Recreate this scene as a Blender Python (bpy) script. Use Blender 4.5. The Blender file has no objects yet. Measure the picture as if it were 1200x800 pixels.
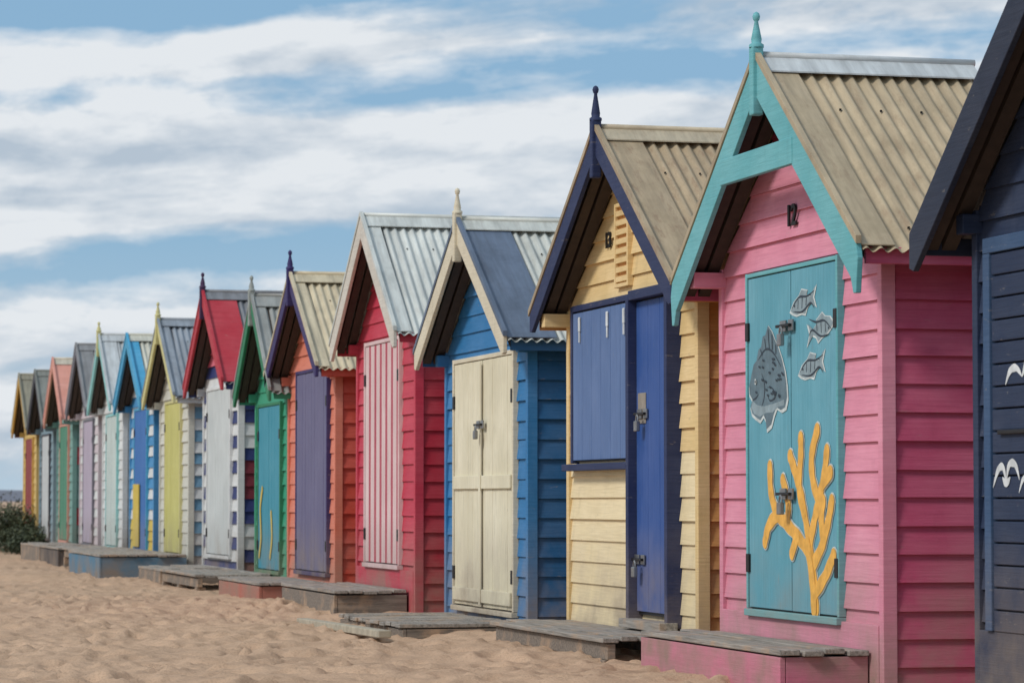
import bpy, math, random, bmesh
import numpy as np
from mathutils import Vector, noise
random.seed(7)
scene=bpy.context.scene
TH=math.atan(930/3556)
CAM=Vector((-5.59,0,0.89))

# ---------------------------------------------------------------- materials
def lin(c):
    out=[]
    for v in c:
        v=v/255.0
        out.append(v/12.92 if v<=0.04045 else ((v+0.055)/1.055)**2.4)
    return out
def sc(c,k): return tuple(min(1,max(0,v*k)) for v in c)+(1,)
_seed=[0]
def newmat(name):
    m=bpy.data.materials.new(name); m.use_nodes=True
    nt=m.node_tree; b=nt.nodes['Principled BSDF']
    return m,nt,b
def nodes_noise(nt,vec,scale,mapscale=(1,1,1),detail=5,rough=.55):
    _seed[0]+=1
    mp=nt.nodes.new('ShaderNodeMapping'); mp.inputs['Scale'].default_value=mapscale
    mp.inputs['Location'].default_value=(_seed[0]*1.37%50,_seed[0]*2.11%50,_seed[0]*0.77%50)
    nt.links.new(vec,mp.inputs['Vector'])
    n=nt.nodes.new('ShaderNodeTexNoise'); n.inputs['Scale'].default_value=scale
    n.inputs['Detail'].default_value=detail; n.inputs['Roughness'].default_value=rough
    nt.links.new(mp.outputs[0],n.inputs['Vector'])
    return n.outputs['Fac']
def maprange(nt,s,a,b,c,d):
    n=nt.nodes.new('ShaderNodeMapRange')
    for i,v in zip((1,2,3,4),(a,b,c,d)): n.inputs[i].default_value=v
    nt.links.new(s,n.inputs[0]); return n.outputs[0]
def mixc(nt,f,a,b,mode='MIX'):
    n=nt.nodes.new('ShaderNodeMix'); n.data_type='RGBA'; n.blend_type=mode
    if hasattr(f,'links'): nt.links.new(f,n.inputs[0])
    else: n.inputs[0].default_value=f
    for s,i in ((a,6),(b,7)):
        if hasattr(s,'links'): nt.links.new(s,n.inputs[i])
        else: n.inputs[i].default_value=s
    return n.outputs[2]
def mth(nt,op,a,b=None):
    n=nt.nodes.new('ShaderNodeMath'); n.operation=op
    for i,s in enumerate((a,b)):
        if s is None: continue
        if hasattr(s,'links'): nt.links.new(s,n.inputs[i])
        else: n.inputs[i].default_value=s
    return n.outputs[0]
def bump(nt,b,h,strength,dist):
    n=nt.nodes.new('ShaderNodeBump'); n.inputs['Strength'].default_value=strength
    n.inputs['Distance'].default_value=dist
    nt.links.new(h,n.inputs['Height']); nt.links.new(n.outputs[0],b.inputs['Normal'])
def paint(name,rgb,rough=.6,weather=.6,grain='H'):
    m,nt,b=newmat(name); c=lin(rgb)
    tc=nt.nodes.new('ShaderNodeTexCoord').outputs['Object']
    n1=nodes_noise(nt,tc,2.2,(1,1,1),5,.6)
    H=grain=='H'
    g=nodes_noise(nt,tc,1.0,(3.5,3.5,100) if H else (80,80,3),4,.65)
    grey=sum(c)/3; fade=tuple(v*.82+grey*.18+.03 for v in c)+(1,)
    col=mixc(nt,maprange(nt,n1,.3,.72,0,1),sc(c,.82),fade)
    col=mixc(nt,maprange(nt,g,.40,.75,0,.5),col,sc(c,.55))
    sep=nt.nodes.new('ShaderNodeSeparateXYZ'); nt.links.new(tc,sep.inputs[0])
    wnz=nt.nodes.new('ShaderNodeTexWhiteNoise'); wnz.noise_dimensions='1D'
    rowz=mth(nt,'DIVIDE',mth(nt,'ADD',sep.outputs[2],.08),.14)
    if H: src=mth(nt,'FLOOR',rowz)
    else: src=mth(nt,'FLOOR',mth(nt,'DIVIDE',sep.outputs[1],.155))
    nt.links.new(src,wnz.inputs['W'])
    if 'barge' not in name:
        col=mixc(nt,maprange(nt,wnz.outputs['Value'],0,1,0,.22),col,sc(c,.72))
    # chipped spots showing primer and wood, more of them along board edges
    n3=nodes_noise(nt,tc,8,(1,1,3.2) if H else (3.2,3.2,1),7,.75)
    chip=n3
    if H and 'barge' not in name:
        fr=mth(nt,'FRACT',rowz); chip=mth(nt,'ADD',n3,maprange(nt,fr,0,.12,.07,0))
    worn=(0.30*c[0]+.20,0.30*c[1]+.18,0.30*c[2]+.155,1)
    col=mixc(nt,maprange(nt,chip,.635,.67,0,.8*weather),col,worn)
    dk=nodes_noise(nt,tc,3,(3,3,.8),6,.7)
    col=mixc(nt,maprange(nt,dk,.55,.8,0,.6*weather),col,sc(c,.42))
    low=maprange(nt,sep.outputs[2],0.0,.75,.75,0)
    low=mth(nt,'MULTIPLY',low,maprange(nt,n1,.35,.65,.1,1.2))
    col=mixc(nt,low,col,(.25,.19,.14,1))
    nt.links.new(col,b.inputs['Base Color'])
    nt.links.new(maprange(nt,n1,.3,.7,rough-.08,rough+.2),b.inputs['Roughness'])
    b.inputs['Specular IOR Level'].default_value=.25
    hh=mth(nt,'ADD',mth(nt,'MULTIPLY',g,.8),mth(nt,'MULTIPLY',n3,-.6))
    bump(nt,b,hh,.5,.005)
    return m
def tin(name,rgb,rust=.3):
    m,nt,b=newmat(name); c=lin(rgb)
    tc=nt.nodes.new('ShaderNodeTexCoord').outputs['Object']
    n1=nodes_noise(nt,tc,1.0,(14,1.6,1.6),5,.65)
    n2=nodes_noise(nt,tc,3.0,(1,1,1),6,.7)
    col=mixc(nt,maprange(nt,n1,.3,.72,0,1),sc(c,.66),sc(c,1.15))
    col=mixc(nt,maprange(nt,n2,.48,.72,0,.6),col,sc(c,.55))
    n3=nodes_noise(nt,tc,5.0,(3.5,.8,.8),7,.75)
    col=mixc(nt,maprange(nt,n3,.52,.68,0,rust),col,(.19,.10,.055,1))
    nt.links.new(col,b.inputs['Base Color'])
    b.inputs['Metallic'].default_value=.08
    nt.links.new(maprange(nt,n2,.3,.7,.45,.75),b.inputs['Roughness'])
    bump(nt,b,n2,.25,.005)
    return m
def wood(name,rgb,grainaxis='Y'):
    m,nt,b=newmat(name); c=lin(rgb)
    tc=nt.nodes.new('ShaderNodeTexCoord').outputs['Object']
    s={'Y':(60,2.5,60),'X':(2.5,60,60)}[grainaxis]
    g=nodes_noise(nt,tc,1,s,5,.7); n=nodes_noise(nt,tc,4,(1,1,1),6,.65)
    col=mixc(nt,maprange(nt,g,.3,.7,0,1),sc(c,.35),sc(c,1.25))
    col=mixc(nt,maprange(nt,n,.5,.66,0,.85),col,sc(lin((186,156,128)),.85))
    nt.links.new(col,b.inputs['Base Color']); b.inputs['Roughness'].default_value=.85
    bump(nt,b,g,.8,.008)
    return m
def flat(name,rgb,rough=.6,metal=0):
    m,nt,b=newmat(name); c=lin(rgb)
    tc=nt.nodes.new('ShaderNodeTexCoord').outputs['Object']
    n=nodes_noise(nt,tc,14,(1,1,1),5,.65)
    nt.links.new(mixc(nt,maprange(nt,n,.3,.7,0,1),sc(c,.70),sc(c,1.12)),b.inputs['Base Color'])
    b.inputs['Roughness'].default_value=rough; b.inputs['Metallic'].default_value=metal
    return m
DARK=flat('dark_gap',(22,20,22)); STEEL=flat('galvanised_steel',(150,150,150),.4,.8)
IRON=flat('dark_iron',(45,42,42),.5,.6); SOFFIT=flat('aged_rafter',(66,54,46),.8)
DECKW=wood('weathered_decking',(160,152,142)); DECKX=wood('weathered_decking_end',(136,124,112),'X')
CONC=flat('pale_concrete',(176,166,146),.9)

# ---------------------------------------------------------------- mesh helpers
def mesh(name,verts,faces,mat,parent=None,smooth=False,fm=None,bev=0):
    me=bpy.data.meshes.new(name); me.from_pydata([tuple(v) for v in verts],[],faces)
    for mm in (mat if isinstance(mat,list) else [mat]): me.materials.append(mm)
    if fm:
        for p,i in zip(me.polygons,fm): p.material_index=i
    if smooth:
        for p in me.polygons: p.use_smooth=True
    me.update()
    o=bpy.data.objects.new(name,me); scene.collection.objects.link(o)
    if parent: o.parent=parent
    if bev:
        md=o.modifiers.new('b','BEVEL'); md.width=bev; md.segments=2; md.limit_method='ANGLE'
    return o
BF=[(0,3,2,1),(4,5,6,7),(0,1,5,4),(1,2,6,5),(2,3,7,6),(3,0,4,7)]
def boxes(name,lst,mat,parent,bev=.004,facade=True):
    """lst of (x0,x1,u0,u1,z0,z1); u runs to the right along the facade (= -y)"""
    V=[];F=[]
    for (x0,x1,a0,a1,z0,z1) in lst:
        y0,y1=(-a1,-a0) if facade else (a0,a1)
        n=len(V)
        V+=[(x0,y0,z0),(x1,y0,z0),(x1,y1,z0),(x0,y1,z0),(x0,y0,z1),(x1,y0,z1),(x1,y1,z1),(x0,y1,z1)]
        F+=[tuple(i+n for i in f) for f in BF]
    return mesh(name,V,F,mat,parent,bev=bev)
def prism(name,pts,x0,x1,mat,parent,bev=.004):
    n=len(pts); V=[(x0,-u,z) for u,z in pts]+[(x1,-u,z) for u,z in pts]
    F=[tuple(range(n)),tuple(range(2*n-1,n-1,-1))]
    F+=[(i,i+n,(i+1)%n+n,(i+1)%n) for i in range(n)]
    o=mesh(name,V,F,mat,parent,bev=bev)
    bm=bmesh.new(); bm.from_mesh(o.data); bmesh.ops.recalc_face_normals(bm,faces=bm.faces); bm.to_mesh(o.data); bm.free()
    return o
def lathe(name,prof,cx,cy,mat,parent,seg=14):
    V=[];F=[]
    for r,z in prof:
        for i in range(seg):
            a=2*math.pi*i/seg; V.append((cx+r*math.cos(a),cy+r*math.sin(a),z))
    for j in range(len(prof)-1):
        for i in range(seg):
            F.append((j*seg+i,j*seg+(i+1)%seg,(j+1)*seg+(i+1)%seg,(j+1)*seg+i))
    F.append(tuple(range((len(prof)-1)*seg,len(prof)*seg)))
    return mesh(name,V,F,mat,parent,smooth=True)
def text(name,s,x,u,z,size,mat,parent):
    cu=bpy.data.curves.new(name,'FONT'); cu.body=s; cu.size=size; cu.extrude=.006; cu.align_x='CENTER'; cu.offset=.003
    cu.materials.append(mat)
    o=bpy.data.objects.new(name,cu); scene.collection.objects.link(o); o.parent=parent
    o.location=(x,-u,z); o.rotation_euler=(math.pi/2,0,-math.pi/2); return o
def flatpoly(name,pts,x,mat,parent):
    return mesh(name,[(x,-u,z) for u,z in pts],[tuple(range(len(pts)))],mat,parent)
def smoothpath(p,n=5):
    if len(p)<3: return p
    q=[p[0]]+list(p)+[p[-1]]; out=[]
    for i in range(1,len(q)-2):
        for k in range(n):
            t=k/n; a,b,c,d=q[i-1],q[i],q[i+1],q[i+2]
            out.append(tuple(.5*((2*b[j])+(-a[j]+c[j])*t+(2*a[j]-5*b[j]+4*c[j]-d[j])*t*t+(-a[j]+3*b[j]-3*c[j]+d[j])*t**3) for j in (0,1)))
    out.append(p[-1]); return out
def stroke(name,paths,wid,x,mat,parent,step=.00025,taper=False):
    """painted brush strokes: one flat ribbon with round ends per path"""
    V=[];F=[]
    for kk,path in enumerate(paths):
        p=smoothpath(path); xx=x-step*kk; L=[];R=[]; N=len(p)
        for i in range(N):
            a=p[max(0,i-1)]; b=p[min(N-1,i+1)]; dx,dz=b[0]-a[0],b[1]-a[1]; l=math.hypot(dx,dz) or 1
            w=wid*(1 if not taper else max(.12,math.sin(math.pi*(i+.5)/N)))
            w*=1+.08*math.sin(i*1.7+kk)
            L.append((p[i][0]-dz/l*w,p[i][1]+dx/l*w)); R.append((p[i][0]+dz/l*w,p[i][1]-dx/l*w))
        caps=[]
        for end in ((p[-1],p[-2]),(p[0],p[1])):
            a0=math.atan2(end[0][1]-end[1][1],end[0][0]-end[1][0]); w=wid if not taper else wid*.12
            caps.append([(end[0][0]+w*math.cos(a0+t),end[0][1]+w*math.sin(a0+t)) for t in (1.2,.6,0,-.6,-1.2)])
        for i in range(N-1):
            n=len(V); V+=[(xx,-q[0],q[1]) for q in (L[i],L[i+1],R[i+1],R[i])]; F.append((n,n+1,n+2,n+3))
        n=len(V); ring=[L[-1]]+caps[0]+[R[-1]]; V+=[(xx,-q[0],q[1]) for q in ring]; F.append(tuple(range(n,n+len(ring))))
        n=len(V); ring=[R[0]]+caps[1]+[L[0]]; V+=[(xx,-q[0],q[1]) for q in ring]; F.append(tuple(range(n,n+len(ring))))
    return mesh(name,V,F,mat,parent)
def padlock(parent,x,u,z,name='padlock'):
    boxes(name+'_plate',[(x-.012,x,u-.11,u-.02,z-.03,z+.03),(x-.012,x,u+.02,u+.09,z-.03,z+.03)],STEEL,parent,.003)
    boxes(name+'_bolt',[(x-.03,x-.014,u-.13,u+.08,z-.008,z+.008)],IRON,parent,.003)
    boxes(name+'_body',[(x-.06,x-.032,u-.028,u+.028,z-.11,z-.045)],STEEL,parent,.006)
    bpy.ops.mesh.primitive_torus_add(major_radius=.02,minor_radius=.005,major_segments=20,minor_segments=8)
    o=bpy.context.object; o.name=name+'_shackle'; o.parent=parent
    o.location=(x-.045,-u,z-.04); o.rotation_euler=(0,math.pi/2,0); o.scale=(1.5,1,1); o.data.materials.append(STEEL)

# ---------------------------------------------------------------- hut
BP=.14
class Hut: pass
def hut(name,yc,w,eave,apex,wall,side,barge,roof,depth=1.9,ov=.13,fo=.2,bw=.15,ridge=None,
        flash=None,flashw=.22,finial=None,ftop=.25,gable=None,gz=None,walls_cycle=None,side_cycle=None,
        trim=None,z0=-.08,lowmat=None,lowz=0,skirt=.12,rooflen=None,bargepoint=False,plate=.1,cap=.045):
    P=bpy.data.objects.new(name,None); scene.collection.objects.link(P); P.location=(0,yc,0)
    h=Hut(); h.P=P; h.w=w
    E=w/2+ov; k=(apex-eave)/E; al=math.atan(k); rt=.05/math.cos(al)
    top=apex-rt; zw=top-k*w/2; h.zw=zw
    gz=gz or zw+.12
    trim=trim or wall; ridge=ridge or roof
    def ulim(z): return w/2 if z<=zw else max(.004,(top-z)/k)
    wl=walls_cycle or [wall]; sl=side_cycle or [side]
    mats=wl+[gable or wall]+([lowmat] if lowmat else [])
    prism('light_block_carcass',[(-w/2+.006,z0),(w/2-.006,z0),(w/2-.006,zw-.01),(0,top-.01),(-w/2+.006,zw-.01)],.006,depth-.002,side,P,0)  # inner body added to block light behind the boards; doubles as back wall
    V=[];F=[];fm=[];z=z0;i=0
    while z<top-.02:
        z1=min(z+BP,top-.004); p=.018+random.uniform(-.004,.006); dz=random.uniform(-.005,.004); dz2=dz+random.uniform(-.004,.004)
        a,b=ulim(z),ulim(z1); n=len(V)
        V+=[(-p,a,z+dz),(-p,-a,z+dz2),(-.001,-b,z1+.004),(-.001,b,z1+.004),(.004,a,z+dz+.003),(.004,-a,z+dz2+.003)]
        F+=[(n,n+3,n+2,n+1),(n,n+1,n+5,n+4)]
        mi=i%len(wl)
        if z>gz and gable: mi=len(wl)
        if lowmat and z<lowz: mi=len(mats)-1
        fm+=[mi,mi]; z+=BP; i+=1
    mesh('front_weatherboards',V,F,mats,P,fm=fm)
    for s,nm in ((-1,'near_side_weatherboards'),(1,'far_side_weatherboards')):
        V=[];F=[];fm=[];z=z0;i=0; Y=s*w/2
        while z<zw-.01:
            z1=min(z+BP,zw); p=.018+random.uniform(-.004,.006); dz=random.uniform(-.004,.004); n=len(V)
            V+=[(0,Y+s*p,z+dz),(depth,Y+s*p,z+dz+random.uniform(-.006,.006)),(depth,Y+s*.001,z1+.004),(0,Y+s*.001,z1+.004),(0,Y-s*.004,z+.003),(depth,Y-s*.004,z+.003)]
            F+=[(n,n+1,n+2,n+3) if s<0 else (n+3,n+2,n+1,n),(n,n+4,n+5,n+1)]
            mi=i%len(sl); fm+=[mi,mi]; z+=BP; i+=1
        mesh(nm,V,F,sl,P,fm=fm)
    boxes('corner_boards',[(-.03,.045,w/2-.03,w/2+.028,z0,zw-.02),(-.03,.045,-w/2-.028,-w/2+.03,z0,zw-.02)],trim,P,.004)
    boxes('rear_corner_boards',[(depth-.04,depth+.02,w/2-.04,w/2+.028,z0,zw-.02),(depth-.04,depth+.02,-w/2-.028,-w/2+.04,z0,zw-.02)],side,P,.004)
    if skirt: boxes('skirting_board',[(-.034,-.004,-w/2+.034,w/2-.034,z0,skirt)],trim,P)
    xr0=-fo-.012; xr1=(rooflen-fo) if rooflen else depth+.08
    nx=int((xr1-xr0)/.0095); amp=.0135; nv=5
    for s in (-1,1):
        V=[];F=[]
        for j in range(nv+1):
            t=j/nv*(E+.05); 
            for i in range(nx+1):
                x=xr0+(xr1-xr0)*i/nx; o=amp*math.sin(2*math.pi*(x-xr0)/.076)+random.uniform(-.0006,.0006)
                V.append((x,-s*(t+o*math.sin(al)),apex-k*t+o*math.cos(al)))
        for j in range(nv):
            for i in range(nx):
                a=j*(nx+1)+i; f=(a,a+1,a+nx+2,a+nx+1); F.append(f if s<0 else f[::-1])
        mesh('corrugated_roof_'+('near' if s>0 else 'far'),V,F,roof,P,smooth=True)
        for q,(xa,xb) in enumerate(((xr0+.03,-.12),( -.1,-.03))):
            prism('rafter',[(s*.01,apex-.02),(s*(E-.01),eave-.02+k*.01),(s*(E-.01),eave-.085+k*.01),(s*.01,apex-.085)],xa,xb,SOFFIT,P,0)
        boxes('eave_fascia',[(xr0+.03,xr1-.05,s*E-.012,s*E+.012,eave-.10,eave-.018)],side,P)
        fm_=flash or roof
        if flashw:
            q=.026
            prism('barge_flashing',[(s*.06,apex+q-k*.06),(s*(E+.045),eave+q-k*.045),(s*(E+.045),eave+q-.006-k*.045),(s*.06,apex+q-.006-k*.06)],xr0-.004,xr0+flashw,fm_,P,0)
        bv=bw/math.cos(al); e2=E+.035; zz=eave-k*.035+.03; A=apex+.03
        pts=[(s*.001,A),(s*e2,zz)]
        if bargepoint: pts+=[(s*(e2+.025),zz-.08),(s*(e2+.0),zz-.25),(s*(e2-.035),zz-.25),(s*(e2-.07),zz-bv+.03)]
        else: pts+=[(s*e2,zz-bv*.75),(s*(e2-.05),zz-bv+k*.05)]
        pts+=[(s*.001,A-bv)]
        prism('bargeboard_'+('near' if s>0 else 'far'),pts,-fo-.045,-fo-.015,barge,P,.004)
        # metal capping folded over the top edge of the bargeboard
        if cap:
            e3=e2+.02; zc_=A-k*e3
            prism('barge_capping',[(s*.003,A+.004),(s*(e3),A+.004-k*e3),(s*e3,A+cap-k*e3),(s*.003,A+cap)],-fo-.052,-fo-.02,(flash or roof),P,.002)
        prism('ridge_cap',[(0,apex+.045),(s*.13,apex+.045-k*.13),(s*.13,apex+.037-k*.13),(0,apex+.036)],xr0+.002+(0 if s>0 else .002),xr1+.01,ridge,P,0)
        boxes('wall_plate_end',[(-plate,-.002,s*(w/2)-.04,s*(w/2)+.04,zw-.13,zw-.04)],trim,P)
    bpy.ops.mesh.primitive_cylinder_add(radius=.02,depth=xr1-xr0+.02,vertices=14)
    r=bpy.context.object; r.name='ridge_roll'; r.parent=P; r.location=((xr0+xr1)/2+.01,0,apex+.046); r.rotation_euler=(0,math.pi/2,0)
    r.data.materials.append(ridge)
    for p_ in r.data.polygons: p_.use_smooth=len(p_.vertices)==4
    sc_=[]; x=xr0+.3
    while x<xr1-.05:
        for t in (.28*E,.93*E): sc_.append((x-.005,x+.005,t-.005,t+.005,apex-k*t+.008,apex-k*t+.02))
        x+=.228
    boxes('roof_screws',sc_,IRON,P,0)
    if finial:
        fx=-fo-.035; T=apex+ftop
        boxes('finial_post',[(fx-.034,fx+.03,-.031,.031,apex-.28,apex+.09)],finial,P,.008)
        lathe('finial',[(.040,apex+.085),(.040,apex+.10),(.026,apex+.11),(.029,apex+.13),(.020,(apex+.13+T-.05)/2),(.010,T-.045),(.017,T-.035),(.021,T-.018),(.015,T),(.003,T+.008)],fx,0,finial,P)
    return h
def doors(h,u0,u1,z0,z1,cols,frame,leaves=2,plank=.11,f=.035):
    P=h.P; x=-.022
    boxes('door_recess',[(x-.004,-.002,u0,u1,z0,z1)],DARK,P,0)
    boxes('door_frame',[(x-.026,-.004,u0-f,u0,z0-.0,z1+f),(x-.026,-.004,u1,u1+f,z0,z1+f),(x-.026,-.004,u0+.001,u1-.001,z1,z1+f-.002),(x-.04,-.004,u0-f,u1+f,z0-.04,z0-.002)],frame,P)
    L=(u1-u0)/leaves; lists=[[] for _ in cols]; k=0
    for l in range(leaves):
        a=u0+l*L+.006; b=u0+(l+1)*L-.006; n=max(1,round((b-a)/plank)); s=(b-a)/n
        for i in range(n):
            j=random.uniform(-.002,.002)
            lists[k%len(cols)].append((x-.018+j,x-.005,a+i*s+.002,a+(i+1)*s-.002,z0+.006+random.uniform(0,.004),z1-.006)); k+=1
    for l,c in zip(lists,cols):
        if l: boxes('door_boards',l,c,P,.003)
    hz=[]
    for zz in (z0+.25,z1-.3):
        hz+= [(x-.03,x-.016,u0-.02,u0+.03,zz-.05,zz+.05),(x-.03,x-.016,u1-.03,u1+.02,zz-.05,zz+.05)]
    boxes('hinges',hz,IRON,P,.003)

# ---------------------------------------------------------------- build huts
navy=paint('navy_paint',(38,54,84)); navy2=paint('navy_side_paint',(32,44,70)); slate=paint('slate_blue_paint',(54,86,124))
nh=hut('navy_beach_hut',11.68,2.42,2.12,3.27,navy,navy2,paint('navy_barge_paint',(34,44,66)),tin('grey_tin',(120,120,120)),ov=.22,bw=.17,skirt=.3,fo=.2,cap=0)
boxes('shutter_frame',[(-.05,-.004,-1.07,1.05,2.0,2.07),(-.05,-.004,-1.07,-1.0,.3,1.999),(-.05,-.004,1.0,1.06,.3,1.999)],slate,nh.P)
boxes('shutter_boards',[(-.04,-.02,-.995,.995,.3+.1*i,.3+.1*i+.092) for i in range(17)],navy,nh.P,.004)
WH=flat('white_sign_paint',(215,218,218))
for (u,z,s) in ((-.84,1.0,1.1),(-.60,.96,.8),(-.3,1.06,.9)):
    stroke('gull_mural',[[(u-.13*s,z-.05*s),(u-.08*s,z+.02*s),(u-.03*s,z+.03*s),(u,z-.03*s)],[(u,z-.03*s),(u+.03*s,z+.04*s),(u+.09*s,z+.04*s),(u+.13*s,z-.02*s)],[(u-.035*s,z-.01*s),(u+.0*s,z-.035*s),(u+.04*s,z-.01*s)]],.016*s,-.043,WH,nh.P,taper=True)
stroke('gull_mural',[[(-.84,1.40),(-.79,1.46),(-.72,1.47),(-.66,1.43)],[(-.66,1.43),(-.6,1.5),(-.52,1.48)]],.018,-.043,WH,nh.P,taper=True)
boxes('hinge_bar',[(-.06,-.041,-.9,-.6,1.18,1.2)],IRON,nh.P)

pink=paint('pink_paint',(236,146,170),.55,.4); pinks=paint('deep_pink_side',(206,82,120),.55,.4); teal=paint('teal_paint',(98,172,190),.55,.6,'V')  # pinks: side boards a deeper pink than the front
tealb=paint('teal_barge_paint',(104,184,190),.55,.5)
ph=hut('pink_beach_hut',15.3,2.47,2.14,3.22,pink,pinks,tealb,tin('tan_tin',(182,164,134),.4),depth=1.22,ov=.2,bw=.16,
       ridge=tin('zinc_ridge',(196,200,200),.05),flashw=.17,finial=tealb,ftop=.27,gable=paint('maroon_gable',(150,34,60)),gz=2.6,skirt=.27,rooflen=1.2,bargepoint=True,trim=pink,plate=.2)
boxes('collar_tie',[(-.25,-.215,-.58,.58,2.62,2.76)],tealb,ph.P)
doors(ph,-.72,.67,.29,2.12,[teal],tealb,2,.7,.025)
X=-.0425; DU=lambda a:-.72+1.39*a; DZ=lambda b:2.14-1.85*b
def A(pts): return [(DU(a),DZ(b)) for a,b in pts]
grey=flat('mural_grey',(98,120,130)); greyl=flat('mural_pale_grey',(140,158,164)); greyd=flat('mural_dark',(40,54,66)); whm=flat('mural_white',(205,214,212)); yel=flat('mural_yellow',(238,178,78))
# grouper facing left, tall spiny back fin, open pale mouth low down
fish=[(.02,.335),(.05,.30),(.075,.272),(.11,.262),(.13,.232),(.165,.222),(.185,.192),(.215,.190),(.245,.163),(.29,.182),(.32,.205),(.36,.228),(.40,.262),(.435,.30),(.455,.34),(.462,.38),(.44,.408),(.39,.415),(.34,.405),(.31,.425),(.28,.455),(.225,.468),(.215,.44),(.19,.425),(.15,.44),(.10,.43),(.055,.418),(.035,.395),(.06,.378),(.025,.36)]
flatpoly('grouper_outline',A([((a-.24)*1.05+.245,(b-.33)*1.04+.336) for a,b in fish]),X,whm,ph.P)
flatpoly('grouper',A(fish),X-.001,grey,ph.P)
flatpoly('grouper_belly',A([(.06,.38),(.12,.395),(.20,.40),(.30,.395),(.38,.39),(.43,.385),(.43,.402),(.36,.405),(.30,.42),(.22,.42),(.15,.43),(.08,.42),(.045,.40)]),X-.0015,greyl,ph.P)
stroke('grouper_marks',[A([(.06,.378),(.10,.374),(.135,.362)]),A([(.17,.30),(.205,.335),(.20,.375),(.17,.40)]),A([(.24,.345),(.30,.35),(.33,.375),(.27,.385),(.24,.365)]),
  A([(.13,.262),(.22,.232),(.31,.245),(.40,.29)]),A([(.16,.23),(.18,.248)]),A([(.21,.20),(.225,.235)]),A([(.25,.175),(.265,.232)]),A([(.295,.19),(.30,.236)]),A([(.34,.222),(.342,.25)])],.006,X-.002,greyd,ph.P,taper=True)
rs=random.Random(3); spots=[]
for _ in range(34):
    a=rs.uniform(.1,.42); b=rs.uniform(.255,.375)
    if b<.25+abs(a-.26)*.18: continue
    spots.append(A([(a,b),(a+.012,b+.002)]))
stroke('grouper_spots',spots,.006,X-.0045,greyd,ph.P,step=.00005)
flatpoly('grouper_eye',[(DU(.105)+.017*math.cos(t),DZ(.325)+.017*math.sin(t)) for t in [i*.6283 for i in range(10)]],X-.0065,whm,ph.P)
flatpoly('grouper_pupil',[(DU(.105)+.009*math.cos(t),DZ(.325)+.009*math.sin(t)) for t in [i*.6283 for i in range(10)]],X-.0075,greyd,ph.P)
for (a,b,d) in ((.64,.115,1),(.84,.193,-1),(.73,.30,1)):
    f=[(-.13,.004),(-.09,-.018),(-.04,-.026),(-.01,-.04),(.05,-.028),(.04,-.018),(.085,-.007),(.14,-.03),(.115,0),(.14,.03),(.085,.009),(.05,.018),(.03,.034),(-.01,.026),(-.06,.024),(-.10,.015)]
    g=[(a+p*d,b+q-p*.10*d) for p,q in f]
    flatpoly('small_fish_outline',A([(a+(p-a)*1.12,b+(q-b)*1.15+.002) for p,q in g]),X,whm,ph.P)
    flatpoly('small_fish',A(g),X-.001,greyl,ph.P)
    stroke('small_fish_marks',[A([(a-.05*d,b+.014),(a-.045*d,b-.012)]),A([(a-.005*d,b+.015),(a+.0*d,b-.02)]),A([(a+.04*d,b+.008),(a+.045*d,b-.014)]),A([(a-.12*d,b+.012),(a-.04*d,b-.018),(a+.05*d,b-.018),(a+.13*d,b-.03)]),A([(a-.1*d,b+.02),(a,b+.024),(a+.09*d,b+.003),(a+.13*d,b+.02)])],.006,X-.0015,greyd,ph.P,taper=True)
    flatpoly('small_fish_eye',[(DU(a-.085*d)+.008*math.cos(t),DZ(b+.004)+.008*math.sin(t)) for t in [i*1.047 for i in range(6)]],X-.004,greyd,ph.P)
coral=[A([(.78,.985),(.76,.90),(.71,.80),(.66,.72),(.62,.66),(.56,.60),(.50,.55)]),
 A([(.71,.81),(.76,.74),(.81,.68),(.87,.61),(.90,.54)]),A([(.81,.68),(.75,.62),(.74,.55),(.80,.48)]),A([(.65,.71),(.60,.64),(.62,.55),(.62,.50)]),
 A([(.73,.87),(.84,.81),(.91,.74),(.95,.68)]),A([(.86,.79),(.84,.73),(.86,.68)]),A([(.72,.83),(.58,.78),(.44,.74),(.34,.71),(.28,.65),(.27,.58)]),
 A([(.46,.745),(.48,.69),(.42,.62)]),A([(.36,.72),(.26,.75),(.21,.80)]),A([(.77,.94),(.88,.89),(.97,.83)]),A([(.58,.78),(.52,.83)]),A([(.86,.63),(.94,.60)]),
 A([(.76,.985),(.74,.90),(.69,.80)])]
stroke('coral_outline',coral,.047,X,whm,ph.P); stroke('coral_mural',coral,.039,X-.0045,yel,ph.P)
padlock(ph.P,-.05,-.03,1.82); padlock(ph.P,-.055,-.03,.92)
text('hut_number','12',-.026,-.04,2.36,.16,DARK,ph.P)

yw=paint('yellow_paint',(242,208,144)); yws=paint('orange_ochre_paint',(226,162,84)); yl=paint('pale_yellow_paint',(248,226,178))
shb=paint('shutter_blue',(92,122,172),.55,.5,'V'); drb=paint('door_blue',(46,88,160),.55,.5,'V'); nvb=paint('navy_trim',(36,50,92))
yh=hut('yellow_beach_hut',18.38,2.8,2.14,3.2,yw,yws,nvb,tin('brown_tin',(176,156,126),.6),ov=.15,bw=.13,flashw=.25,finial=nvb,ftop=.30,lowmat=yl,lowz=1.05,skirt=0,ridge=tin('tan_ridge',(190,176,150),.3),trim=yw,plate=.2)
boxes('shutter_back',[(-.03,-.002,-1.19,.14,1.14,2.14)],DARK,yh.P,0)
boxes('shutter_boards',[(-.05,-.031,-1.185+.22*i,-1.185+.22*i+.215,1.15,2.13) for i in range(6)],shb,yh.P,.003)
boxes('shutter_frame',[(-.055,-.003,-1.24,-1.192,1.13,2.18),(-.055,-.003,.142,.185,1.13,2.18),(-.057,-.003,-1.19,.14,2.142,2.182)],nvb,yh.P)
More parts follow.
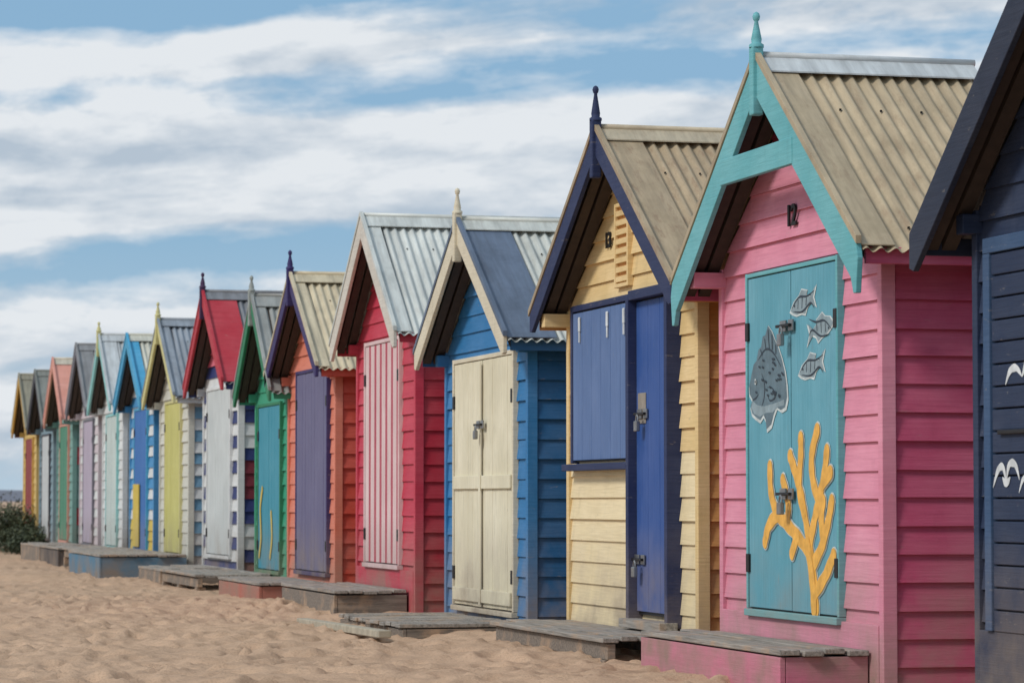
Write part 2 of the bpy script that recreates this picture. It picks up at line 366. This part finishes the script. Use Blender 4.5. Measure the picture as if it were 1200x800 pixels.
boxes('window_sill',[(-.10,-.003,-1.30,.186,1.08,1.125)],nvb,yh.P)
boxes('shutter_hooks',[(-.066,-.051,u-.016,u+.016,2.0,2.10) for u in (-1.0,-.35,.02)],WH,yh.P,.008)
boxes('shutter_hook_tips',[(-.064,-.052,u-.007,u+.007,1.93,2.0) for u in (-1.0,-.35,.02)],WH,yh.P,.003)
boxes('door_jamb',[(-.10,-.003,.188,.245,.12,2.16),(-.10,-.003,.985,1.04,.12,2.16),(-.10,-.003,.246,.984,2.13,2.19)],nvb,yh.P)
boxes('door_boards',[(-.045,-.02,.25+.243*i,.25+.243*i+.238,.2,2.12) for i in range(3)],drb,yh.P,.003)
boxes('door_back',[(-.03,-.002,.247,.983,.18,2.128)],DARK,yh.P,0)
padlock(yh.P,-.05,.42,1.42); padlock(yh.P,-.05,.36,.52,'lower_padlock')
boxes('lock_plate',[(-.052,-.046,.30,.46,1.36,1.55)],flat('worn_plate',(150,140,128),.6),yh.P,.003)
boxes('vent_frame',[(-.045,-.003,-.24,-.215,2.24,2.78),(-.045,-.003,.035,.06,2.24,2.78),(-.045,-.003,-.214,.034,2.24,2.265),(-.045,-.003,-.214,.034,2.755,2.78)],yw,yh.P)
boxes('vent_back',[(-.021,-.002,-.214,.034,2.266,2.754)],yws,yh.P,0)
boxes('vent_louvres',[(-.042,-.022,-.213,.033,2.275+.06*i,2.275+.06*i+.036) for i in range(8)],yw,yh.P,.003)
text('hut_number','13',-.024,-.44,2.52,.14,DARK,yh.P)
boxes('door_step_trim',[(-.15,-.035,.2,1.05,.10,.155)],DECKW,yh.P)

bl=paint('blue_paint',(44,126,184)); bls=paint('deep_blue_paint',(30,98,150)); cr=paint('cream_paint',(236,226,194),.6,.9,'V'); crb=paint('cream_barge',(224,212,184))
bh=hut('blue_beach_hut',22.1,2.5,2.04,2.95,bl,bls,crb,tin('pale_tin',(200,202,194),.15),bw=.14,flash=tin('slate_flashing',(98,112,132),.05),flashw=.36,finial=crb,ftop=.27,skirt=0,trim=bl)
doors(bh,-.90,.90,.08,1.94,[cr],crb,2,.15)
boxes('door_rails',[(-.06,-.041,-.88,-.02,.97,1.07),(-.06,-.041,.02,.88,.97,1.07),(-.06,-.041,-.88,-.02,.12,.22),(-.06,-.041,.02,.88,.12,.22)],cr,bh.P)
boxes('door_cover_strip',[(-.066,-.061,-.03,.03,.10,1.92)],cr,bh.P,.002)
padlock(bh.P,-.062,.05,1.45)

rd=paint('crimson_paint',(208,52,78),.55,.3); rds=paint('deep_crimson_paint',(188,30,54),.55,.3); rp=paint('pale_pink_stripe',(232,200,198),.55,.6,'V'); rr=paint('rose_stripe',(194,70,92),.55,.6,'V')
crg=paint('offwhite_barge',(214,206,192))
rh=hut('red_beach_hut',25.62,2.35,2.28,3.3,rd,rds,crg,tin('silver_tin',(206,209,203),.12),flashw=.12,skirt=.3)
doors(rh,-.74,.62,.34,2.24,[rp,rp,rr],rp,2,.075)

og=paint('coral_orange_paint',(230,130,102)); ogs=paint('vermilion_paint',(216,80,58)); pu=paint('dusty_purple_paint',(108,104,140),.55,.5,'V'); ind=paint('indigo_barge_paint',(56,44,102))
oh=hut('orange_beach_hut',29.0,2.4,2.13,3.04,og,ogs,ind,tin('cream_tin',(206,192,162),.25),finial=ind,ftop=.26,flashw=.1,bw=.12)
doors(oh,-.66,.88,.2,2.12,[pu],ind,2,.16)
gr=paint('green_paint',(48,160,122)); grb=paint('green_barge',(36,128,88)); tl=paint('turquoise_paint',(46,150,172),.55,.5,'V')
gh=hut('green_beach_hut',31.2,1.85,2.0,2.97,gr,gr,grb,tin('dull_tin',(158,160,156),.2),finial=flat('pale_finial',(150,155,150)),ftop=.24,flashw=.1,bw=.12)
doors(gh,-.66,.62,.16,1.86,[tl],grb,2,.14)
yb=paint('sunny_yellow_paint',(224,194,70))
stroke('painted_swirl',[[(-.55,.3),(-.45,.5),(-.5,.8),(-.38,1.0)],[(.1,.3),(.2,.5),(.15,.75)]],.035,-.047,yb,gh.P)
wp=paint('white_board_paint',(222,224,222)); nb=paint('navy_board_paint',(44,58,116)); dr=paint('dark_red_board_paint',(120,28,46)); rb=paint('red_barge_paint',(190,42,58))
lg=paint('light_grey_door',(206,212,210),.55,.8,'V')
sh=hut('striped_beach_hut',34.5,2.5,2.2,3.23,wp,nb,rb,tin('charcoal_tin',(128,130,134),.1),walls_cycle=[wp,nb,wp,nb],side_cycle=[dr,dr,nb,wp,wp,nb,nb,dr],gable=paint('rose_gable',(222,96,118)),finial=paint('plum_finial',(70,40,80)),ftop=.25,flash=rb,flashw=.35,trim=wp,bw=.12)
doors(sh,-.85,.78,.26,2.15,[lg],wp,2,.2)
lm=paint('lemon_paint',(208,202,110),.55,.5,'V'); lb=paint('lemon_barge',(214,206,140)); oc=paint('offwhite_paint',(214,212,198)); sb=paint('sky_blue_paint',(110,160,190))
ch=hut('lemon_door_beach_hut',38.15,2.5,2.16,3.12,oc,wp,lb,tin('blue_grey_tin',(144,152,160),.1),side_cycle=[sb,wp],finial=lb,ftop=.25,flashw=.1,bw=.12)
doors(ch,-.65,.62,.22,2.1,[lm],lb,2,.16)
ab=paint('azure_paint',(62,146,200)); azb=paint('azure_barge',(62,164,206)); db=paint('azure_door',(40,112,186),.55,.5,'V')
kh=hut('azure_beach_hut',41.15,2.4,2.2,3.08,ab,ab,azb,tin('ivory_tin',(208,206,190),.1),walls_cycle=[ab,wp],side_cycle=[ab,wp,ab],lowmat=yb,lowz=.6,flash=azb,flashw=.12,bw=.14)
doors(kh,-.62,.6,.2,2.1,[db],azb,2,.16)
boxes('door_kick_panel',[(-.068,-.047,-.55,.0,.25,1.1)],yb,kh.P)
aq=paint('aqua_barge',(140,206,204))
wh=hut('white_beach_hut',44.3,2.35,2.25,3.25,wp,wp,aq,tin('white_tin',(196,200,200),.1),finial=lb,ftop=.22,bw=.12)
doors(wh,-.6,.6,.22,2.1,[paint('pale_mint_door',(200,214,208),.55,.5,'V')],aq,2,.16)
gp=paint('pale_rose_paint',(214,200,204)); gb=paint('grey_barge',(112,112,122))
ghh=hut('grey_rose_beach_hut',47.2,2.4,2.25,3.25,gp,gp,gb,tin('mid_grey_tin',(142,142,142),.1),walls_cycle=[gp,wp],bw=.12)
doors(ghh,-.6,.6,.22,2.1,[paint('mauve_door',(186,172,190),.55,.5,'V')],gb,2,.16)
sg=paint('sea_green_paint',(118,164,154)); sm=paint('salmon_barge_paint',(226,154,134))
smh=hut('salmon_beach_hut',50.6,2.35,2.2,3.18,sg,sg,sm,tin('sandy_tin',(206,196,176),.1),side_cycle=[sg,sg,sg,sg,rb,rb,sg],flash=sm,flashw=.3,bw=.12)
doors(smh,-.6,.6,.22,2.1,[paint('green_door',(70,140,110),.55,.5,'V')],sm,2,.16)
st=paint('misty_blue_paint',(132,158,168)); sbk=paint('charcoal_barge',(66,68,78))
slh=hut('slate_beach_hut',53.5,2.3,2.15,3.1,st,st,sbk,tin('dark_grey_tin',(132,134,126),.1),bw=.12)
doors(slh,-.6,.6,.22,2.0,[paint('white_door',(200,204,204),.55,.5,'V')],sbk,2,.16)
oc2=paint('ochre_paint',(222,188,108)); ocb=paint('ochre_barge',(206,164,72))
och=hut('ochre_beach_hut',56.4,2.4,2.15,3.15,oc2,paint('oxblood_paint',(128,48,52)),ocb,tin('olive_tin',(150,144,124),.2),bw=.12)
doors(och,-.6,.6,.22,2.0,[paint('red_door',(150,50,50),.55,.5,'V')],ocb,2,.16)

# ---------------------------------------------------------------- decks
def deck(name,x0,x1,y0,y1,zt,th,fascia,lengthwise=True,top=DECKW,tilt=0,legs=False):
    P=bpy.data.objects.new(name,None); scene.collection.objects.link(P); P.location=(0,y0,0)
    L=y1-y0; lst=[]
    if lengthwise:
        n=max(3,round((x1-x0)/.12)); s=(x1-x0)/n
        for i in range(n):
            j=random.uniform(-.007,.007); lst.append((x0+i*s+.007,x0+(i+1)*s-.007,random.uniform(-.03,.01),L+random.uniform(-.02,.03),zt-.028+j,zt+j))
    else:
        n=max(3,round(L/.14)); s=L/n
        for i in range(n):
            j=random.uniform(-.008,.008); lst.append((x0-.01+random.uniform(-.03,.02),x1,i*s+.008,(i+1)*s-.008,zt-.028+j,zt+j))
    boxes('deck_boards',lst,top,P,.005,False)
    if legs:
        boxes('deck_bearers',[(x0+.04,x0+.09,0.02,L-.02,zt-.13,zt-.037),(x1-.1,x1-.05,0.02,L-.02,zt-.13,zt-.037)],fascia,P,.004,False)
        boxes('deck_stumps',[(xx,xx+.1,yy,yy+.1,-.3,zt-.132) for xx in (x0+.03,x1-.14) for yy in (.05,L/2,L-.15)],fascia,P,.006,False)
    else:
        boxes('deck_fascia',[(x0+.012,x0+.042,.01,L-.01,zt-th,zt-.037),(x0+.044,x1-.002,.012,.042,zt-th,zt-.037),(x0+.044,x1-.002,L-.042,L-.012,zt-th,zt-.037)],fascia,P,.004,False)
        boxes('deck_core',[(x0+.06,x1-.01,.06,L-.06,zt-th,zt-.045)],DARK,P,0,False)
    P.rotation_euler=(0,0,tilt); return P
pf=paint('pink_deck_fascia',(228,126,156))
deck('pink_deck',-.52,-.04,14.2,16.55,.15,.34,pf)
deck('weathered_deck',-.62,-.05,16.95,19.6,.09,.2,DECKX,legs=True)
P=bpy.data.objects.new('concrete_block_row',None); scene.collection.objects.link(P)
boxes('blocks',[(-.56,-.2,1.05+.42*i,1.44+.42*i,-.25,-.045) for i in range(3)],CONC,P,.012,False)
P.location=(-.02,17.15,0)
deck('pallet_deck',-1.0,-.12,20.6,22.6,.03,.16,DECKX,lengthwise=False,tilt=.02)
P=bpy.data.objects.new('driftwood_plank',None); scene.collection.objects.link(P); P.location=(-1.22,20.3,-.02)
boxes('plank',[(0,.09,0,2.3,-.03,.02)],CONC,P,.006,False); P.rotation_euler=(0,0,.06)
deck('weathered_deck',-.68,-.05,24.6,27.0,.14,.3,DECKX)
deck('coral_deck',-.72,-.05,27.95,30.3,.12,.3,paint('coral_deck_fascia',(190,108,90)))
deck('low_deck',-.85,-.05,31.0,33.6,.12,.2,DECKX,legs=True)
deck('grey_deck',-.8,-.05,33.9,35.7,.12,.26,DECKX)
tdf=paint('teal_deck_fascia',(46,124,160),.55,.2)
deck('teal_deck',-1.15,-.08,36.6,39.9,.23,.36,tdf,top=DECKW)
deck('grey_deck',-.9,-.05,40.6,43.0,.22,.3,DECKX,legs=True)
deck('dark_deck',-.9,-.05,43.5,46.0,.2,.4,paint('dark_fascia',(60,56,60)))
deck('grey_deck',-.85,-.05,46.6,49.5,.2,.35,DECKX)

# ---------------------------------------------------------------- sand
def axis(pieces):
    out=[]
    for a,b,s0,s1 in pieces:
        t=a
        while t<b: 
            out.append(t); t+=s0+(s1-s0)*(t-a)/(b-a)
    return out
xs=[-4000,-1500,-500,-200,-90,-40,-20,-12,-9,-7]+axis([(-5.2,.2,.030,.030)])+[.3,.6,1,2,3,5,8,15,40,120,500,1500,4000]
ys=[-4000,-1000,-200,-50,-10,0,5,9,11]+axis([(12.5,25,.04,.06),(25,63,.06,.2)])+[64,66,70,80,100,150,300,800,2000,5000]
xs=np.array(xs); ys=np.array(ys); nx,ny=len(xs),len(ys)
Z=np.zeros((ny,nx))
for j,y in enumerate(ys):
    for i,x in enumerate(xs):
        if -7<=x<=1 and 11<=y<=64:
            z=.045*noise.noise((x*.8,y*.5,1.3))+.020*noise.noise((x*2.6,y*2.2,4.1))+.014*noise.noise((x*6.5,y*6,7.7))+.006*noise.noise((x*14,y*13,2.2))
        else: z=0
        z-= .05+.02*max(0,min(6,-x-.5))
        if y>64: z-=min(1.2,(y-64)*.02)
        Z[j,i]=z
def dent(cx_,cy_,r,d,el,a,rim=.4):
    i0,i1=np.searchsorted(xs,[cx_-3*r*el,cx_+3*r*el]); j0,j1=np.searchsorted(ys,[cy_-3*r*el,cy_+3*r*el])
    if i1<=i0 or j1<=j0: return
    XX,YY=np.meshgrid(xs[i0:i1],ys[j0:j1])
    dx=XX-cx_; dy=YY-cy_; p=(dx*math.cos(a)+dy*math.sin(a))/(r*el); q=(-dx*math.sin(a)+dy*math.cos(a))/r
    R=p*p+q*q; Z[j0:j1,i0:i1]+= -d*np.exp(-R*R)+d*rim*np.exp(-(np.sqrt(R)-1.5)**2*3.5)
for _ in range(3000):
    dent(random.uniform(-5.2,-.1),random.uniform(13,62) if random.random()<.6 else random.uniform(13,30),random.uniform(.045,.10),random.uniform(.010,.034),random.uniform(1,1.8),random.uniform(0,3.14))
# walking tracks
for _ in range(46):
    x=random.uniform(-5,-.8); y=random.uniform(13,55); hd=random.gauss(math.pi/2,.45)
    for s in range(22):
        x+=.62*math.cos(hd); y+=.62*math.sin(hd); hd+=random.gauss(0,.06)
        o=.10*(1 if s%2 else -1)
        if -5<x<-.3 and y<60: dent(x-o*math.sin(hd),y+o*math.cos(hd),.055,.034,2.1,hd,.35)
V=[(float(xs[i]),float(ys[j]),float(Z[j,i])) for j in range(ny) for i in range(nx)]
F=[(j*nx+i,j*nx+i+1,(j+1)*nx+i+1,(j+1)*nx+i) for j in range(ny-1) for i in range(nx-1)]
m,nt,b=newmat('beach_sand'); tc=nt.nodes.new('ShaderNodeTexCoord').outputs['Object']
n1=nodes_noise(nt,tc,1.3,(1,1,1),6,.6); n2=nodes_noise(nt,tc,70,(1,1,1),4,.75); n3=nodes_noise(nt,tc,12,(1,1,1),5,.65)
c=lin((198,166,138))
col=mixc(nt,maprange(nt,n1,.3,.7,0,1),sc(c,.82),sc(c,1.05))
col=mixc(nt,maprange(nt,n2,.48,.66,0,.45),col,sc(c,.5))
col=mixc(nt,maprange(nt,n3,.58,.75,0,.35),col,sc(c,1.3))
nt.links.new(col,b.inputs['Base Color']); b.inputs['Roughness'].default_value=.95; b.inputs['Specular IOR Level'].default_value=.1
bump(nt,b,mth(nt,'ADD',mth(nt,'MULTIPLY',n2,.35),n3),.8,.02)
mesh('sand',V,F,m,smooth=True)

hm=flat('haze_tinted_hill',(150,160,178),.9)  # distance haze is mixed into the hills' base colour
V=[];F=[]
for i in range(121):
    x=-3000+50*i; hgt=11+5*noise.noise((x*.004,3,1))+3*noise.noise((x*.02,9,1))
    V+=[(x,3100+.08*x,-8),(x,3100+.08*x,hgt)]
F=[(2*i,2*i+2,2*i+3,2*i+1) for i in range(120)]
mesh('distant_hills',V,F,hm)

m,nt,b=newmat('shrub_leaves'); oi=nt.nodes.new('ShaderNodeTexCoord').outputs['Object']
n=nodes_noise(nt,oi,3.5,(1,1,1),3,.6)
nt.links.new(mixc(nt,maprange(nt,n,.35,.65,0,1),(.018,.03,.012,1),(.075,.09,.04,1)),b.inputs['Base Color']); b.inputs['Roughness'].default_value=.7
bark=flat('shrub_bark',(70,58,46),.9)
def shrub(cx_,cy_,R,H,n):
    V=[];F=[]; P=bpy.data.objects.new('coastal_shrub',None); scene.collection.objects.link(P); P.location=(cx_,cy_,-.1)
    cl=[(random.uniform(-R,R)*.75,random.uniform(-R,R)*.75,random.uniform(.15,.85)*H,random.uniform(.2,.36)*H+.08) for _ in range(14)]
    for _ in range(n):
        c_=random.choice(cl); d=Vector((random.gauss(0,1),random.gauss(0,1),random.gauss(0,.8))).normalized()*c_[3]*random.uniform(.4,1.25)
        p=Vector(c_[:3])+d
        if p.z<0: continue
        s=random.uniform(.02,.05); a=Vector((random.gauss(0,1),random.gauss(0,1),random.gauss(.6,1))).normalized(); bb=a.orthogonal().normalized()
        k=len(V); V+=[p-a*s,p+bb*s*.4,p+a*s,p-bb*s*.4]; F.append((k,k+1,k+2,k+3))
    mesh('leaves',V,F,m,P)
    V=[];F=[]
    for c_ in cl:
        k=len(V); r=.015; V+=[(r,0,0),(-r,r,0),(-r,-r,0),(c_[0],c_[1],c_[2])]; F+=[(k,k+1,k+3),(k+1,k+2,k+3),(k+2,k,k+3)]
    mesh('branches',V,F,bark,P)
shrub(-.45,58.6,.7,.95,3500); shrub(-.4,55.6,.5,.75,3500); shrub(-.35,53.6,.35,.5,2000); shrub(-1.3,60.6,.9,.85,3500); shrub(.7,60.2,.9,.8,2500); shrub(-2.8,62,1.1,.7,2500); shrub(-4.5,63,1.1,.8,2500)

# ---------------------------------------------------------------- sky and light
el=math.radians(40); az=math.radians(250)
sd=Vector((math.sin(az)*math.cos(el),math.cos(az)*math.cos(el),math.sin(el)))
L=bpy.data.lights.new('sun','SUN'); L.energy=2.1; L.angle=math.radians(12); L.color=(1,.96,.91)
lo=bpy.data.objects.new('sun',L); scene.collection.objects.link(lo); lo.rotation_euler=(-sd).to_track_quat('-Z','Y').to_euler(); lo.location=(-20,-10,20)
W=bpy.data.worlds.new('World'); scene.world=W; W.use_nodes=True; nt=W.node_tree; nt.nodes.clear()
sky=nt.nodes.new('ShaderNodeTexSky'); sky.sky_type='NISHITA'; sky.sun_disc=False; sky.sun_elevation=el; sky.sun_rotation=az; sky.air_density=1; sky.dust_density=.6; sky.ozone_density=1.5
g=nt.nodes.new('ShaderNodeTexCoord').outputs['Generated']
def dot(v):
    n=nt.nodes.new('ShaderNodeVectorMath'); n.operation='DOT_PRODUCT'; nt.links.new(g,n.inputs[0]); n.inputs[1].default_value=v; return n.outputs['Value']
t=dot((math.cos(TH),-math.sin(TH),0)); f=dot((math.sin(TH),math.cos(TH),0)); zc=dot((0,0,1))
e=mth(nt,'SUBTRACT',zc,mth(nt,'MULTIPLY',t,.06))
def comb(a,b_,c_):
    n=nt.nodes.new('ShaderNodeCombineXYZ')
    for i,s in enumerate((a,b_,c_)): nt.links.new(s,n.inputs[i])
    return n.outputs[0]
def wn(sx,sz,off,detail,rough,dist=0,eo=0):
    n=nt.nodes.new('ShaderNodeTexNoise'); n.inputs['Scale'].default_value=1; n.inputs['Detail'].default_value=detail; n.inputs['Roughness'].default_value=rough; n.inputs['Distortion'].default_value=dist
    v=comb(mth(nt,'ADD',mth(nt,'MULTIPLY',t,sx),off),mth(nt,'MULTIPLY',f,sx),mth(nt,'MULTIPLY',mth(nt,'ADD',e,eo),sz)); nt.links.new(v,n.inputs['Vector']); return n.outputs['Fac']
nA=wn(8,34,3.2,7,.55,.25); nA2=wn(8,34,3.2,7,.55,.25,.008); nB=wn(44,110,8.5,6,.6,.3)
rp_=nt.nodes.new('ShaderNodeValToRGB'); nt.links.new(mth(nt,'MULTIPLY',e,5.0),rp_.inputs[0]); cr_=rp_.color_ramp
st_=[(0,.74),(.03*5,.68),(.06*5,.66),(.076*5,.60),(.083*5,.34),(.09*5,.42),(.1*5,.86),(.125*5,.82),(.134*5,.36),(.142*5,.42),(.15*5,.82),(.16*5,.62),(.168*5,.35),(1,.5)]
cr_.elements[0].position=0; cr_.elements[0].color=(.74,)*3+(1,); cr_.elements[1].position=1; cr_.elements[1].color=(.5,.5,.5,1)
for p_,v in st_[1:-1]:
    q=cr_.elements.new(p_); q.color=(v,v,v,1)
dens=mth(nt,'ADD',mth(nt,'ADD',mth(nt,'MULTIPLY',nA,.82),mth(nt,'MULTIPLY',nB,.18)),mth(nt,'MULTIPLY',mth(nt,'SUBTRACT',rp_.outputs[0],.5),.40))
mask=maprange(nt,dens,.43,.565,0,.95)
sh_=mth(nt,'ADD',mth(nt,'MULTIPLY',mth(nt,'SUBTRACT',nA,nA2),2.6),mth(nt,'MULTIPLY',mth(nt,'SUBTRACT',nB,.5),.8))
shade=maprange(nt,sh_,-.36,.16,0,1)
K=10
ccol=mixc(nt,shade,(.47*K,.55*K,.64*K,1),(.80*K,.83*K,.86*K,1))
skc=mixc(nt,.8,sky.outputs[0],(.25*K,.45*K,.66*K,1))
hz=maprange(nt,zc,0,.085,.65,0)
skc=mixc(nt,hz,skc,(.56*K,.67*K,.76*K,1))
fin=mixc(nt,mask,skc,ccol)
bg=nt.nodes.new('ShaderNodeBackground'); bg.inputs[1].default_value=.1; nt.links.new(fin,bg.inputs[0])
wo=nt.nodes.new('ShaderNodeOutputWorld'); nt.links.new(bg.outputs[0],wo.inputs[0])

# ---------------------------------------------------------------- camera
cd=bpy.data.cameras.new('camera'); co=bpy.data.objects.new('camera',cd); scene.collection.objects.link(co)
cd.sensor_width=36; cd.lens=106.7; cd.clip_end=9000; cd.clip_start=.1
pt=math.atan(185/3556)
d=Vector((math.sin(TH)*math.cos(pt),math.cos(TH)*math.cos(pt),math.sin(pt)))
co.location=CAM; co.rotation_euler=d.to_track_quat('-Z','Y').to_euler()
cd.dof.use_dof=True; cd.dof.focus_distance=17; cd.dof.aperture_fstop=6.3
scene.camera=co
scene.view_settings.view_transform='Standard'; scene.view_settings.look='None'; scene.view_settings.exposure=0
